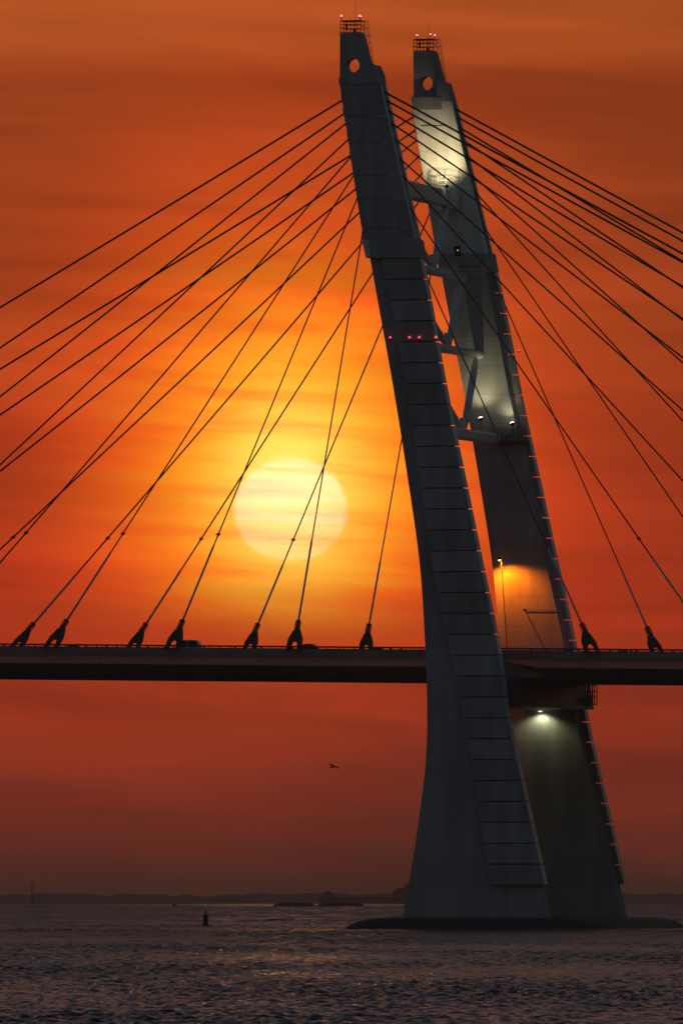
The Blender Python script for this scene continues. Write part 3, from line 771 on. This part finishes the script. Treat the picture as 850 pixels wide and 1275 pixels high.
for hw, y0, y1, st, cs in ((26, 480, 760, .2, comps), (42, 760.1, 1250, .3, comps), (76, 1250.2, 2150, .72, comps3), (150, 2150.5, 4400, 2.2, comps4)):
    parts.append(grid(np.arange(-hw, hw + .01, st), np.arange(y0, y1, st), lambda X, Y: waves(X, Y, st * 2.0, cs) - (X*X + Y*Y) / (2*RE)))
nws = np.cumsum([len(p[1]) for p in parts])
far_y = np.concatenate([np.arange(-1500, 3000, 250), np.arange(3000, 16001, 250)])
parts.append(grid(np.arange(-12000, 12001, 500), far_y, lambda X, Y: -.6 - (X*X + Y*Y) / (2*RE)))
V_ = np.concatenate([p[0] for p in parts]); fl = []
for v, f in parts: fl.append(f + off); off += len(v)
F_ = np.concatenate(fl)
me = bpy.data.meshes.new('water'); me.vertices.add(len(V_)); me.vertices.foreach_set('co', V_.astype(np.float32).ravel())
me.loops.add(F_.size); me.loops.foreach_set('vertex_index', F_.astype(np.int32).ravel())
me.polygons.add(len(F_)); me.polygons.foreach_set('loop_start', np.arange(0, F_.size, 4, dtype=np.int32)); me.polygons.foreach_set('loop_total', np.full(len(F_), 4, dtype=np.int32))
me.polygons.foreach_set('use_smooth', np.ones(len(F_), dtype=bool))
me.update(calc_edges=True); me.validate()
mi = np.zeros(len(F_), dtype=np.int32); mi[nws[0]:] = 1; mi[nws[1]:] = 2; mi[nws[2]:] = 3; mi[nws[3]:] = 4
me.materials.append(M['water']); me.materials.append(water_mat(.27)); me.materials.append(water_mat(.36)); me.materials.append(water_mat(.42)); me.materials.append(water_mat(.5)); me.polygons.foreach_set('material_index', mi); wo_ = bpy.data.objects.new('water', me); C.objects.link(wo_); tag(wo_, 'dark choppy evening sea', 'water', kind='structure')

# ------------------------------------------------------------------ far shore, ship, banks, buoys, bird
D = 15300.0
m = MB(); xs = np.arange(-3500, 3501, 14); prev = None
rows = []
for x in xs:
    zb = -drop(x, D) - .8
    h = 15.5 + .7 * math.sin(x * .0021) + .9 * math.sin(x * .013 + 1) + random.uniform(-2.2, 2.6)
    y = D + 120 * math.sin(x * .0012)
    rows.append([(x, y - 60, zb), (x, y - 40, zb + h * .55), (x, y, zb + h), (x, y + 120, zb + h * .9), (x, y + 200, zb)])
for i, rw in enumerate(rows):
    m.v += rw
    if i:
        for j in range(4): m.f.append(((i-1)*5 + j, (i-1)*5 + j + 1, i*5 + j + 1, i*5 + j))
sh = m.build('far_shore', 'shore'); tag(sh, 'low wooded shore on the hazy horizon', 'shore', kind='structure')

def on_water(px, d): 
    x = (px - CX) / F * d; return Vector((x, d, -drop(x, d) - (.6 if d > 4400 else 0)))
# cargo ship
d = 8600.0; mp = d / F
o = on_water(455, d); root = empty('cargo_ship', o, 'faint grey cargo ship on the horizon beside the pylon foot', 'ship')
def sx(px): return (px - CX) / F * d
hull = [(sx(396), 4.6), (sx(399), 0), (sx(518), 0), (sx(523), 5.0), (sx(486), 4.4), (sx(424), 4.4), (sx(420), 5.2)]
m = MB()
for ya, yb in ((-8, 8),): m.prism([(x, d + ya, o.z + z_) for x, z_ in hull], [(x, d + yb, o.z + z_) for x, z_ in hull])
m.build('hull', 'dark_steel', root)
m = MB(); m.box(((sx(403) + sx(416)) / 2, d, o.z + 6.2), (sx(416) - sx(403), 10, 3.2)); m.box((sx(408), d, o.z + 8.2), (sx(412) - sx(405), 7, 1.6)); m.build('forecastle', 'dark_steel', root)
m = MB(); m.box(((sx(489) + sx(515)) / 2, d, o.z + 6.6), (sx(515) - sx(489), 13, 5)); m.box(((sx(492) + sx(512)) / 2, d, o.z + 9.8), (sx(512) - sx(492), 11, 2.6)); m.build('deckhouse', 'dark_steel', root)
m = MB(); m.tube([(sx(506), d, o.z + 11), (sx(506), d, o.z + 14)], 1.2, 10); m.build('funnel', 'dark_steel', root)
m = MB()
for i in range(5): x = sx(432 + i * 11.5); m.box((x, d, o.z + 4.9), (5.0, 11, 1.2))
m.build('hatch_cover', 'dark_steel', root)
# two low banks of stones
d = 4350.0
for a, b, lab in ((340, 393, 'low stone bank in the sea, the one farther from the pylon'), (395, 453.5, 'low stone bank in the sea, the one nearer the pylon')):
    x0, x1 = (a - CX) / F * d, (b - CX) / F * d; o = on_water((a + b) / 2, d)
    root = empty('stone_bank', o, lab, 'bank', 'stone banks in the sea'); m = MB(); n = 22
    rw = []
    for i in range(n + 1):
        x = x0 + (x1 - x0) * i / n; f = min(1, min(i, n - i) / 2.5); h = 1.35 * (.25 + .75 * f ** .5) + random.uniform(-.1, .1)
        rw.append([(x, d - 2.5, o.z - .6), (x, d - 1.8, o.z + h * .7), (x, d, o.z + h), (x, d + 1.8, o.z + h * .7), (x, d + 2.5, o.z - .6)])
    for q in rw: m.v += q
    for i in range(n):
        for j in range(4): m.f.append((i*5 + j, i*5 + j + 1, (i+1)*5 + j + 1, (i+1)*5 + j))
    m.f += [tuple(range(5)), tuple(range(n*5, n*5 + 5))]
    m.build('core', 'rock', root)
    m = MB()
    for i in range(60):
        c = Vector((random.uniform(x0, x1), d + random.uniform(-2.0, -.3), 0)); c.z = o.z + random.uniform(.1, 1.3) * min(1, .3 + 3 * min(c.x - x0, x1 - c.x) / (x1 - x0))
        m.box(c, (random.uniform(.4, .9), .6, random.uniform(.3, .5)), Matrix.Rotation(random.uniform(0, 3), 3, Vector((random.random(), random.random(), random.random() + .1)).normalized()))
    st = m.build('stones', 'rock', root); st['kind'] = 'stuff'
# pillar buoy
d = 1803.0; o = on_water(256, d); root = empty('pillar_buoy', o, 'dark pillar buoy floating in the open water', 'buoy')
m = MB(); m.lathe(o, [(.5, -.5), (.8, -.1), (.8, .14), (.72, .2)], 20); m.build('float', 'black', root)
m = MB(); m.lathe(o, [(.42, .2), (.39, .26), (.38, 1.72), (.4, 1.75), (.4, 1.8)], 20); m.build('tower', 'black', root)
m = MB(); m.lathe(o, [(.13, 1.8), (.13, 2.12), (.17, 2.15), (.12, 2.36), (.04, 2.42)], 12); m.build('lantern', 'black', root)
# small boat
d = 4300.0; o = on_water(217.5, d); root = empty('small_boat', o, 'tiny dark boat far out near the horizon', 'boat')
m = MB(); hp = [(-1.2, .55), (-1.1, -.1), (.6, -.1), (1.25, .7), (.4, .5)]; m.prism([(o.x + x, d - .5, o.z + z_) for x, z_ in hp], [(o.x + x, d + .5, o.z + z_) for x, z_ in hp]); m.build('hull', 'black', root)
m = MB(); m.box((o.x - .2, d, o.z + .8), (.8, .7, .6)); m.build('cabin', 'black', root)
# lattice beacon on the horizon
d = 8200.0; o = on_water(41, d); root = empty('beacon_mast', o, 'thin mast beacon standing on the far horizon', 'mast')
m = MB(); hgt = 15.2; bw = .95
for a, b in ((-1, -1), (1, -1), (1, 1), (-1, 1)): m.tube([o + Vector((a * bw, b * bw, -.5)), o + Vector((a * .5, b * .5, hgt))], .18, 5)
for i in range(8):
    z0 = hgt * i / 8; z1_ = hgt * (i + 1) / 8; w0 = bw + (.5 - bw) * i / 8
    m.tube([o + Vector((-w0, -w0, z0)), o + Vector((w0, -w0, z1_))], .12, 5); m.tube([o + Vector((w0, w0, z0)), o + Vector((-w0, w0, z1_))], .12, 5)
m.build('lattice', 'dark_steel', root)
m = MB(); m.lathe(o, [(.9, -.6), (.9, .8), (.7, 1.0)], 10); m.build('base', 'dark_steel', root)
# gull in flight: one continuous body with both wings
d = 900.0; c = PXD(414.5, 955, d); mp = d / F
prof = [(-.24, .012), (-.2, .03), (-.12, .06), (-.02, .075), (.08, .07), (.15, .05), (.19, .045), (.23, .035), (.27, .012)]
m = MB(); nb = 10; ax = Vector((.93, .3, .1)).normalized(); sd = Vector((-.3, .93, 0)).normalized(); up = ax.cross(sd).normalized()
for s_, r_ in prof:
    for j in range(nb):
        a = 2 * math.pi * j / nb; m.v.append(tuple(c + ax * (-s_) + sd * (r_ * math.cos(a)) + up * (r_ * .85 * math.sin(a))))
for i in range(len(prof) - 1):
    for j in range(nb): m.f.append((i*nb + j, i*nb + (j+1) % nb, (i+1)*nb + (j+1) % nb, (i+1)*nb + j))
m.f += [tuple(range(nb)), tuple(range((len(prof)-1)*nb, len(prof)*nb))]
def wing(tips):     # list of (centre offset, chord)
    ring = []
    for (p, ch) in tips:
        p = c + Vector(p); q = [p + ax * ch * .5, p + up * .014, p - ax * ch * .5, p - up * .01]; ring.append(q)
    o_ = len(m.v)
    for q in ring: m.v += [tuple(x) for x in q]
    for i in range(len(ring) - 1):
        for j in range(4): m.f.append((o_ + i*4 + j, o_ + i*4 + (j+1) % 4, o_ + (i+1)*4 + (j+1) % 4, o_ + (i+1)*4 + j))
    m.f += [tuple(range(o_, o_ + 4)), tuple(range(o_ + (len(ring)-1)*4, o_ + len(ring)*4))]
wing([((0, 0, .03), .2), ((-.06, -.18, .12), .19), ((-.16, -.36, .19), .15), ((-.27, -.5, .235), .05)])
wing([((.02, 0, .03), .2), ((.16, .2, .05), .18), ((.33, .4, -.03), .14), ((.5, .55, -.14), .04)])
bd = m.build('gull', 'bird', origin=c); tag(bd, 'dark gull flying below the bridge deck', 'bird')

# ------------------------------------------------------------------ haze over the water
HAZE = 8.5e-5
if HAZE:
    m = MB(); m.box((0, 7000, 58), (26000, 18600, 172))
    hz = m.build('haze', 'black'); hz['kind'] = 'stuff'; tag(hz, 'thin evening haze over the sea', 'haze')
    hm = bpy.data.materials.new('haze_air'); hm.use_nodes = True; t = hm.node_tree; t.nodes.clear()
    pv = N(t, 'ShaderNodeVolumePrincipled'); pv.inputs['Color'].default_value = (.9, .68, .54, 1); pv.inputs['Density'].default_value = HAZE; pv.inputs['Anisotropy'].default_value = .3
    out = N(t, 'ShaderNodeOutputMaterial'); t.links.new(pv.outputs[0], out.inputs['Volume'])
    hz.data.materials.clear(); hz.data.materials.append(hm)
